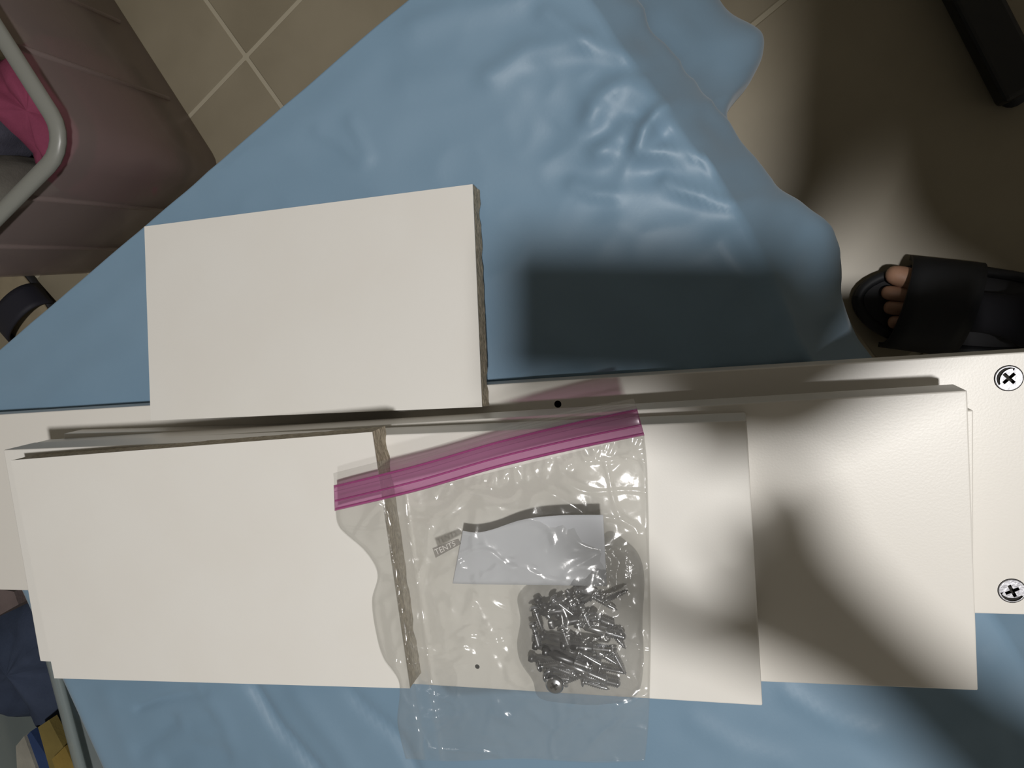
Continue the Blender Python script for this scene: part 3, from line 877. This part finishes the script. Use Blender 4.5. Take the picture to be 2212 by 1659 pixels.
# one pan-head screw with its cross facing up
p_ = W(1197, 1482, -0.0055)
hs = empty('wood_screw', p_)
v, f = tube([p_ + Vector((0, 0, -.0022)), p_ + Vector((0, 0, -.0010)), p_ + Vector((0, 0, 0.0004))], [0.0048, 0.0058, 0.0044], 28)
hd = mk('head', v, f, M['steel'], hs)
for a in (0.5, 0.5 + math.pi / 2):
    from_bm('slot', box_bm(p_ + Vector((0, 0, 0.0004)), Vector((math.cos(a), math.sin(a), 0)) * 0.0026, Vector((-math.sin(a), math.cos(a), 0)) * 0.0007, Vector((0, 0, 0.0002))), M['dark'], hd)
v, f = tube([p_ + Vector((0, 0, -.0022)), p_ + Vector((0.001, 0, -.0125))], [0.0016, 0.0009], 10)
mk('shank', v, f, M['steel'], hs)
tag(hs, 'wide round-headed screw with its cross slot facing up, lowest in the inner bag', 'screw', 'hardware in the parts bag')


# ------------------------------------------------------------------ plastic tubs
def rrect(c, ea, eb, la, lb, r, n=6):
    """rounded rectangle outline, corner c, running along ea (la) and eb (lb)"""
    pts = []
    for (cx_, cy_, a0) in ((la - r, r, -90), (la - r, lb - r, 0), (r, lb - r, 90), (r, r, 180)):
        for k in range(n + 1):
            a = math.radians(a0 + 90 * k / n)
            pts.append(c + ea * (cx_ + r * math.cos(a)) + eb * (cy_ + r * math.sin(a)))
    return pts


def tub(name, c, ea, eb, la, lb, z0, z1, wall, rimm, label, rim_w=0.014, rim_h=0.012, r=0.035, ribs=0):
    root = empty(name, c + ea * la / 2 + eb * lb / 2 + Vector((0, 0, z0)))
    outs = []
    lv = [(0.0, 0.02), (0.02, 0.008), (0.5, 0.004), (1.0, 0.0)]
    verts, faces = [], []
    for l, ins in lv:
        ring_ = rrect(c + ea * ins + eb * ins, ea, eb, la - 2 * ins, lb - 2 * ins, r)
        for q in ring_: verts.append(Vector((q.x, q.y, z0 + (z1 - z0) * l)))
    n = len(ring_)
    for i in range(len(lv) - 1):
        for k in range(n):
            faces.append((i * n + k, i * n + (k + 1) % n, (i + 1) * n + (k + 1) % n, (i + 1) * n + k))
    faces.append(tuple(range(n - 1, -1, -1)))
    w_ = mk('tub_wall', verts, faces, wall, root)
    w_.modifiers.new('thickness', 'SOLIDIFY').thickness = 0.0016
    # rolled rim
    prof = []
    for k in range(8):
        a = 2 * math.pi * k / 8; prof.append((math.cos(a) * rim_w / 2, math.sin(a) * rim_h / 2))
    verts, faces = [], []
    for (o_, h_) in prof:
        ins = -o_
        ring_ = rrect(c + ea * ins + eb * ins, ea, eb, la - 2 * ins, lb - 2 * ins, r - ins)
        for q in ring_: verts.append(Vector((q.x, q.y, z1 + h_)))
    n = len(ring_)
    for i in range(8):
        for k in range(n):
            faces.append((i * n + k, ((i + 1) % 8) * n + k, ((i + 1) % 8) * n + (k + 1) % n, i * n + (k + 1) % n))
    rm = mk('rim', verts, faces, rimm, root)
    for k in range(ribs):  # moulded ribs
        t = (k + 1) / (ribs + 1)
        for base, e, ou in ((c, ea, -eb), (c, eb, -ea)):
            L_ = la if e is ea else lb
            if t * L_ < r or (1 - t) * L_ < r: continue
            q = base + e * (t * L_)
            v_, f_ = tube([Vector((q.x, q.y, z1 - 0.008)), Vector((q.x, q.y, z0 + 0.03)) - ou * 0.006], 0.004, 8)
            mk('rib', v_, f_, wall, root)
    return tag(root, label, 'storage tub')


def lump(name, c, ax, ay, h, material, label, cat, seed, group=None, rough=0.25):
    """soft folded thing: a squashed, creased mound"""
    verts, faces = [], []
    nu, nv = 40, 16
    for i in range(nv + 1):
        th = math.pi * i / nv
        for k in range(nu):
            ph = 2 * math.pi * k / nu
            sx = math.copysign(abs(math.cos(ph)) ** 0.6, math.cos(ph)) * math.sin(th) ** 0.6
            sy = math.copysign(abs(math.sin(ph)) ** 0.6, math.sin(ph)) * math.sin(th) ** 0.6
            sz = math.cos(th)
            d = Vector((sx, sy, sz * 0.8))
            nn = noise.noise(d * 2.2 + Vector((seed, 0, 0))) * rough + (0.5 - abs(noise.noise(d * 4.0 + Vector((0, seed, 0))))) * rough * 0.7
            q = Vector(c) + ax * sx * (1 + 0.5 * nn) + ay * sy * (1 + 0.5 * nn) + Vector((0, 0, h * (0.5 + 0.5 * sz * (1 + nn))))
            verts.append(q)
    for i in range(nv):
        for k in range(nu):
            faces.append((i * nu + k, (i + 1) * nu + k, (i + 1) * nu + (k + 1) % nu, i * nu + (k + 1) % nu))
    o = mk(name, verts, faces, material)
    return tag(o, label, cat, group)


EA = Vector((-0.88, -0.475, 0)).normalized(); EB = Vector((EA.y, -EA.x, 0)) * 1.0
if EB.y < 0: EB = -EB
KA = Vector((-0.708, 0.226, 0))
tub('storage_tub', KA, EA, EB, 0.30, 0.42, FLOOR, -0.30, M['frost'], M['rim'], 'frosted plastic tub with thick white rim and pink clothes inside, on tiles', 0.022, 0.014, 0.04, 2)


def inA(a, b, z): return KA + EA * a + EB * b + Vector((0, 0, z))
tub_g = 'clothes in the pink tub'
lump('folded_cloth', inA(0.080, 0.125, FLOOR + .005), EA * 0.068, EB * 0.114, 0.215, fabric('pink_cloth', (0.32, 0.07, 0.135)), 'crumpled pink garment pressed against the frosted tub wall', 'garment', 3, tub_g)
lump('folded_cloth', inA(0.082, 0.330, FLOOR + .02), EA * 0.062, EB * 0.080, 0.24, fabric('olive_cloth', (0.17, 0.14, 0.085)), 'olive brown garment at the far end inside the frosted tub', 'garment', 5, tub_g)
lump('folded_cloth', inA(0.222, 0.085, FLOOR + .02), EA * 0.058, EB * 0.062, 0.235, fabric('grey_cloth', (0.20, 0.195, 0.17)), 'grey garment low in the near corner of the frosted tub', 'garment', 8, tub_g)
lump('folded_cloth', inA(0.222, 0.28, FLOOR + .02), EA * 0.062, EB * 0.110, 0.29, fabric('violet_cloth', (0.15, 0.15, 0.20)), 'grey violet garment on top inside the frosted tub rim', 'garment', 12, tub_g)

# clear tub by the lower left
DB = Vector((0.10, -0.99, 0)).normalized(); DA = Vector((DB.y, -DB.x, 0))
if DA.x > 0: DA = -DA
KB = Vector((-0.770, -0.225, 0))
tub('storage_tub', KB, DA, DB, 0.36, 0.48, FLOOR, -0.205, M['frost_blue'], M['frost_blue'], 'clear plastic tub of dark clothes beside the lower left of the bench', 0.016, 0.010, 0.04, 0)


def inB(a, b, z): return KB + DA * a + DB * b + Vector((0, 0, z))
gB = 'things in the clear tub'
lump('folded_cloth', inB(0.185, 0.18, FLOOR + .01), DA * 0.12, DB * 0.115, 0.285, fabric('navy_cloth', (0.045, 0.06, 0.10)), 'crumpled navy garment in the clear tub', 'garment', 21, gB, 0.3)
lump('folded_cloth', inB(0.17, 0.385, FLOOR + .01), DA * 0.12, DB * 0.075, 0.26, fabric('dusk_purple_cloth', (0.13, 0.115, 0.15)), 'dull purple garment at the bottom edge of the clear tub', 'garment', 23, gB, 0.3)


def slabthing(name, c, ax, ay, az, m, label, cat, group=None):
    return tag(from_bm(name, box_bm(c, ax, ay, az, 0.002, 2), m), label, cat, group)


yl = fabric('ochre_card', (0.20, 0.155, 0.05))
yl2 = fabric('deep_ochre_card', (0.25, 0.175, 0.045))
ZB = -0.275
def quadslab(name, px4, z, th, m, label, cat, group=None):
    a = [W(x, y, z) for x, y in px4]
    n = len(a)
    vs2 = a + [q - Vector((0, 0, th)) for q in a]
    fs2 = [tuple(range(n)), tuple(range(2 * n - 1, n - 1, -1))] + [(k, n + k, n + (k + 1) % n, (k + 1) % n) for k in range(n)]
    return tag(mk(name, vs2, [tuple(reversed(f)) for f in fs2], m, smooth=False), label, cat, group)
quadslab('card_folder', [(82, 1571), (106, 1555), (140, 1620), (150, 1700), (118, 1700)], -0.27, 0.012, yl, 'olive yellow card folder standing in the clear tub', 'folder', gB)
quadslab('card_folder', [(112, 1640), (140, 1612), (176, 1690), (140, 1720)], -0.262, 0.012, yl2, 'brighter ochre folder at the very bottom of the clear tub', 'folder', gB)
quadslab('cloth_band', [(34, 1612), (52, 1590), (92, 1700), (40, 1720)], -0.268, 0.010, fabric('pale_grey_cloth', (0.30, 0.29, 0.25)), 'pale grey folded band of fabric in the clear tub', 'garment', gB)
quadslab('cloth_band', [(55, 1592), (66, 1580), (118, 1660), (108, 1720)], -0.272, 0.010, fabric('deep_blue_cloth', (0.03, 0.055, 0.14)), 'deep blue strip of fabric beside the ochre folders', 'garment', gB)
quadslab('small_box', [(-40, 1265), (30, 1278), (40, 1306), (-30, 1345)], -0.25, 0.09, fabric('brown_card', (0.16, 0.125, 0.12)), 'small dull brown box in the clear tub next to the plank', 'box', gB)

# ------------------------------------------------------------------ sandal on the floor by the pink tub
sd = empty('sandal', W(40, 690, FLOOR))
ax_ = (W(75, 590, FLOOR) - W(-40, 760, FLOOR)).normalized()
ay_ = Vector((-ax_.y, ax_.x, 0))
c0 = W(52, 650, FLOOR); c0.z = 0
def sole_outline(L, w, n=44):
    pts = []
    for k in range(n):
        a = 2 * math.pi * k / n
        x = math.cos(a); y = math.sin(a)
        x = math.copysign(abs(x) ** 0.8, x); wd = w * (0.46 + 0.05 * x - 0.03 * math.cos(2 * a + 0.7))
        pts.append((x * L / 2, y * wd))
    return pts
def sole(name, c, ax, ay, L, w, z0, z1, m, parent, inset=0.0):
    ol = sole_outline(L - inset, w - inset); n = len(ol)
    verts = [c + ax * x * s + ay * y * s + Vector((0, 0, z)) for z, s in ((z0, 0.95), (z0 + 0.3 * (z1 - z0), 1.0), (z0 + 0.8 * (z1 - z0), 1.0), (z1, 0.96)) for x, y in ol]
    faces = [(i * n + k, i * n + (k + 1) % n, (i + 1) * n + (k + 1) % n, (i + 1) * n + k) for i in range(3) for k in range(n)]
    faces += [tuple(range(n - 1, -1, -1)), tuple(3 * n + k for k in range(n))]
    return mk(name, verts, faces, m, parent)
def strap(name, c, ax, ay, x0a, x1a, x0b, x1b, w, zb, ht, m, parent, th=0.004):
    n = 22; k5 = 6; verts = []
    for side in (0, 1):
        for i in range(n):
            a = math.pi * i / (n - 1); s = i / (n - 1)
            y = math.cos(a) * (w / 2 + th * side); z = math.sin(a) ** 0.7 * (ht + th * side)
            for k in range(k5):
                t = k / (k5 - 1); x = (x0a + (x1a - x0a) * t) * (1 - s) + (x0b + (x1b - x0b) * t) * s
                verts.append(c + ax * x + ay * y + Vector((0, 0, zb + z)))
    faces = []
    N = n * k5
    for i in range(n - 1):
        for k in range(k5 - 1):
            a = i * k5 + k
            faces.append((a, a + 1, a + k5 + 1, a + k5)); faces.append((N + a, N + a + k5, N + a + k5 + 1, N + a + 1))
        a = i * k5; faces.append((a, a + k5, N + a + k5, N + a)); a += k5 - 1; faces.append((a, N + a, N + a + k5, a + k5))
    for k in range(k5 - 1):
        faces.append((k, N + k, N + k + 1, k + 1)); a = (n - 1) * k5 + k; faces.append((a, a + 1, N + a + 1, N + a))
    return mk(name, verts, faces, m, parent)
sole('sole', c0, ay_, ax_, 0.25, 0.105, FLOOR, FLOOR + 0.016, M['rubber2'], sd)
sole('footbed', c0, ay_, ax_, 0.244, 0.10, FLOOR + 0.016, FLOOR + 0.022, M['footbed'], sd)
strap('strap', c0, ay_, ax_, -0.010 - 0.0, -0.055, -0.005, -0.05, 0.098, FLOOR + 0.012, 0.04, M['navy_strap'], sd)
strap('strap', c0, ay_, ax_, 0.075, 0.045, 0.075, 0.045, 0.092, FLOOR + 0.012, 0.045, M['navy_strap'], sd)
tag(sd, 'beige sandal with dark navy straps on the floor beside the pink tub', 'sandal')

# ------------------------------------------------------------------ black furniture foot on the dark floor
fb = empty('furniture_foot', W(2090, 60, FLOOR))
b0 = W(2020, -120, FLOOR); b1 = W(2192, 215, FLOOR)
dirb = (b1 - b0).normalized(); nb_ = Vector((-dirb.y, dirb.x, 0))
from_bm('foot_bar', box_bm((b0 + b1) / 2 + Vector((0, 0, 0.022)) - dirb * 0.10, dirb * ((b1 - b0).length / 2 + 0.10), nb_ * 0.023, Vector((0, 0, 0.016)), 0.006, 3), M['black_metal'], fb)
for t in (0.04, 0.96):
    q = b0.lerp(b1, t) if t > 0.5 else b0 - dirb * 0.16
    v, f = tube([Vector((q.x, q.y, FLOOR)), Vector((q.x, q.y, FLOOR + 0.007))], 0.016, 20)
    mk('glide', v, f, M['rubber'], fb)
q = b0 - dirb * 0.10
from_bm('upright', box_bm(Vector((q.x, q.y, FLOOR + 0.16)), dirb * 0.02, nb_ * 0.02, Vector((0, 0, 0.125)), 0.004, 2), M['black_metal'], fb)
tag(fb, 'black metal furniture foot bar on the shadowed floor at the upper right', 'furniture leg')

# ------------------------------------------------------------------ photographer: slippers, body, phone
def slipper(toe, ang, label, ln=0.27, wd=0.108):
    a_ = Vector((math.cos(ang), math.sin(ang), 0)); b_ = Vector((-a_.y, a_.x, 0))
    c = Vector((toe.x, toe.y, 0)) + a_ * ln / 2
    o = empty('slide_slipper', c + Vector((0, 0, FLOOR)))
    sole('sole', c, -a_, -b_, ln, wd, FLOOR, FLOOR + 0.020, M['rubber'], o)
    # raised rim round the footbed
    ol = sole_outline(ln - 0.012, wd - 0.012); n = len(ol)
    v, f = tube([c - a_ * x - b_ * y + Vector((0, 0, FLOOR + 0.021)) for x, y in ol + ol[:1]], 0.006, 8, cap=False)
    mk('rim', v, f, M['rubber'], o)
    sole('footbed', c, -a_, -b_, ln, wd, FLOOR + 0.018, FLOOR + 0.0215, M['rubber2'], o, 0.014)
    strap('strap', c, -a_, -b_, 0.095, 0.022, 0.080, 0.002, wd - 0.006, FLOOR + 0.010, 0.052, M['rubber'], o, 0.006)
    return tag(o, label, 'slipper', "photographer's slippers")


toeL = W(1838, 640, FLOOR)
AL = math.radians(-13)
slipper(toeL, AL, 'black open-toe slide slipper on the floor with toes showing')
toeR = Vector((0.47, 0.20, 0)); AR = math.radians(8)
slipper(toeR, AR, 'second black slide slipper, out of sight behind the first')

SK_V, SK_R, SK_E, SK_T = [], [], [], []
def sv(p, r, prev=None, t='skin'):
    SK_V.append(Vector(p)); SK_R.append(r); i = len(SK_V) - 1
    if prev is not None: SK_E.append((prev, i)); SK_T.append(t)
    return i
pel = sv((0.47, 0.01, 0.32), 0.165)
wst = sv((0.41, 0.005, 0.46), 0.165, pel, 'shirt')
chs = sv((0.345, -0.005, 0.64), 0.215, wst, 'shirt')
nkb = sv((0.35, 0.02, 0.79), 0.10, chs, 'shirt')
nk = sv((0.35, 0.04, 0.85), 0.062, nkb, 'skin')
hd1 = sv((0.325, 0.055, 0.905), 0.088, nk, 'skin')
hd2 = sv((0.332, 0.06, 0.965), 0.118, hd1, 'skin')
hd3 = sv((0.345, 0.062, 1.02), 0.120, hd2, 'skin')
def leg(side_y, hipy, toe, ang, knee):
    a_ = Vector((math.cos(ang), math.sin(ang), 0)); b_ = Vector((-a_.y, a_.x, 0))
    T = Vector((toe.x, toe.y, FLOOR))
    h = sv((0.47, hipy, 0.25), 0.115, pel, 'trousers')
    k_ = sv(knee, 0.075, h, 'trousers')
    an = T + a_ * 0.205
    c_ = sv((an.x * 0.55 + knee[0] * 0.45, an.y * 0.55 + knee[1] * 0.45, -0.32), 0.066, k_, 'trousers')
    n1 = sv((an.x, an.y, FLOOR + 0.115), 0.050, c_, 'trousers')
    n2 = sv((an.x, an.y, FLOOR + 0.065), 0.036, n1, 'trousers')
    ball = sv(T + a_ * 0.105 + Vector((0, 0, 0.040)), 0.022, n2, 'trousers')  # instep given the dark trouser colour in place of shade
    for j, (off, ln_, r_) in enumerate(((0.026, 0.026, .0145), (0.008, 0.026, .0105), (-0.006, 0.032, .0100), (-0.020, 0.040, .0095), (-0.033, 0.050, .009))):
        o_ = off * side_y
        m_ = sv(T + a_ * 0.080 + b_ * o_ * 1.0 + Vector((0, 0, 0.036)), r_ * 1.15, ball, 'skin')
        sv(T + a_ * ln_ + b_ * o_ * 1.25 + Vector((0, 0, 0.032)), r_ * 0.85, m_, 'skin')
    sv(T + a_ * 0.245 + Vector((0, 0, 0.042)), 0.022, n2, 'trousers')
leg(1, -0.08, toeL, AL, (0.40, -0.09, -0.13))
leg(-1, 0.11, toeR, AR, (0.55, 0.19, -0.13))
# phone just behind the viewpoint
PHC = CAM - FWD * 0.055 + RIGHT * 0.070 + DOWN * 0.075
def cm(r, d, b): return CAM + RIGHT * r + DOWN * d - FWD * b
def arm(sh, el, wr, palm, fdir, fside, thumb, fing=((0.027, 0.068), (0.009, 0.076), (-0.009, 0.070), (-0.026, 0.056))):
    s = sv(sh, 0.075, chs, 'shirt')
    e = sv(el, 0.052, s, 'shirt')
    w0 = sv(Vector(el).lerp(Vector(wr), 0.55), 0.040, e, 'shirt')
    w_ = sv(wr, 0.026, w0, 'shirt')
    p_ = sv(palm, 0.026, w_, 'skin')
    f_ = Vector(fdir).normalized(); sd_ = Vector(fside).normalized()
    up = -FWD
    for j, (o_, l_) in enumerate(fing):
        b0_ = Vector(palm) + f_ * 0.034 + sd_ * o_
        k0 = sv(b0_, 0.0095, p_, 'skin')
        k1 = sv(b0_ + f_ * l_ * 0.45 + up * 0.004, 0.0085, k0, 'skin')
        k2 = sv(b0_ + f_ * l_ * 0.85 - up * 0.006, 0.0075, k1, 'skin')
    t0 = sv(Vector(palm) + sd_ * 0.036 + f_ * 0.004 + up * 0.004, 0.0105, p_, 'skin')
    t1 = sv(Vector(palm) + sd_ * 0.052 + f_ * 0.034 + up * thumb, 0.0085, t0, 'skin')
    return p_
# right hand under the phone's near end, left hand raised beside it
palmR = cm(0.158, 0.092, 0.042)
arm((0.37, 0.195, 0.745), (0.30, 0.22, 0.56), (0.232, -0.045, 0.475), palmR, -RIGHT, -DOWN, 0.022)
palmL = Vector((0.134, -0.198, 0.470))
arm((0.37, -0.145, 0.745), (0.35, -0.39, 0.58), (0.198, -0.264, 0.495), palmL, (-0.6, 0.8, 0), (-0.8, -0.6, 0), 0.015, ((0.058, 0.082), (0.012, 0.020), (-0.008, 0.018), (-0.024, 0.016)))
# a nose
sv((0.232, 0.06, 0.935), 0.016, hd2, 'skin')
me = bpy.data.meshes.new('person'); me.from_pydata([tuple(v - Vector((0.5, 0.05, FLOOR))) for v in SK_V], SK_E, []); me.update()
per = bpy.data.objects.new('person', me); per.location = (0.5, 0.05, FLOOR); col.objects.link(per); ORG[per] = Vector((0.5, 0.05, FLOOR))
sk = per.modifiers.new('skin', 'SKIN'); sk.use_smooth_shade = True; sk.branch_smoothing = 0.6
if not me.skin_vertices: me.skin_vertices.new(name='skin') if hasattr(me.skin_vertices, 'new') else None
ly = me.skin_vertices[0].data
for i, r in enumerate(SK_R):
    ly[i].radius = (r, r); ly[i].use_root = (i == pel)
ss = per.modifiers.new('sub', 'SUBSURF'); ss.levels = 2; ss.render_levels = 2
baked(per)
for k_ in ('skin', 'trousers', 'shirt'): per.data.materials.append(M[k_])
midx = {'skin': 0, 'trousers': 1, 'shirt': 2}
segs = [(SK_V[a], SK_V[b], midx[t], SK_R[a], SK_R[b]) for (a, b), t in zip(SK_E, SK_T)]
for p in per.data.polygons:
    c = p.center + ORG[per]; best = 1e9; bi = 0
    for a, b, t, ra, rb_ in segs:
        ab = b - a; u = max(0, min(1, (c - a).dot(ab) / (ab.length_squared + 1e-12)))
        d = (c - a - ab * u).length / (ra + (rb_ - ra) * u)
        if d < best: best = d; bi = t
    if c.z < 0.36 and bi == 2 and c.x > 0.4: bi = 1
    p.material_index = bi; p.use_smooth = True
tag(per, 'person in dark clothes standing at the right, only toes in the open slipper showing', 'person')
# hair and eyes
hv, hf, hm = [], [], {}
for p in per.data.polygons:
    c = p.center + ORG[per]
    if c.z > 0.885 and (c.z > 0.995 or c.x > 0.345) and abs(c.x - 0.34) < 0.16:
        f_ = []
        for vi in p.vertices:
            if vi not in hm:
                hm[vi] = len(hv); vt = per.data.vertices[vi]
                hv.append(ORG[per] + vt.co + vt.normal * 0.009)
            f_.append(hm[vi])
        hf.append(tuple(f_))
mk('hair', hv, hf, M['hair'], per)
for s_ in (-1, 1):
    near = [v.co + ORG[per] for v in per.data.vertices if abs(v.co.y + ORG[per].y - (0.06 + s_ * 0.03)) < 0.012 and abs(v.co.z + ORG[per].z - 0.962) < 0.014]
    xe = min((q.x for q in near), default=0.26)
    v, f = tube([(xe + 0.004, 0.06 + s_ * 0.03, 0.962), (xe - 0.001, 0.06 + s_ * 0.03, 0.961)], [0.010, 0.006], 14)
    mk('eye', v, f, M['hair'], per)

ph = empty('smartphone', PHC)
from_bm('body', box_bm(PHC, RIGHT * 0.0745, DOWN * 0.0395, FWD * 0.004, 0.0035, 3), M['phone'], ph)
mod = from_bm('camera_module', box_bm(PHC + FWD * 0.005 - RIGHT * 0.055 - DOWN * 0.018, RIGHT * 0.016, DOWN * 0.016, FWD * 0.0015, 0.001, 1), M['black_metal'], ph)
for (a, b) in ((-0.007, -0.007), (-0.007, 0.007), (0.007, 0)):
    q = PHC + FWD * 0.0065 - RIGHT * 0.055 - DOWN * 0.018 + RIGHT * a + DOWN * b
    v, f = tube([q, q + FWD * 0.0015], 0.005, 20)
    mk('lens', v, f, M['phone'], mod)
tag(ph, 'dark smartphone held above the boards, out of the picture', 'phone')
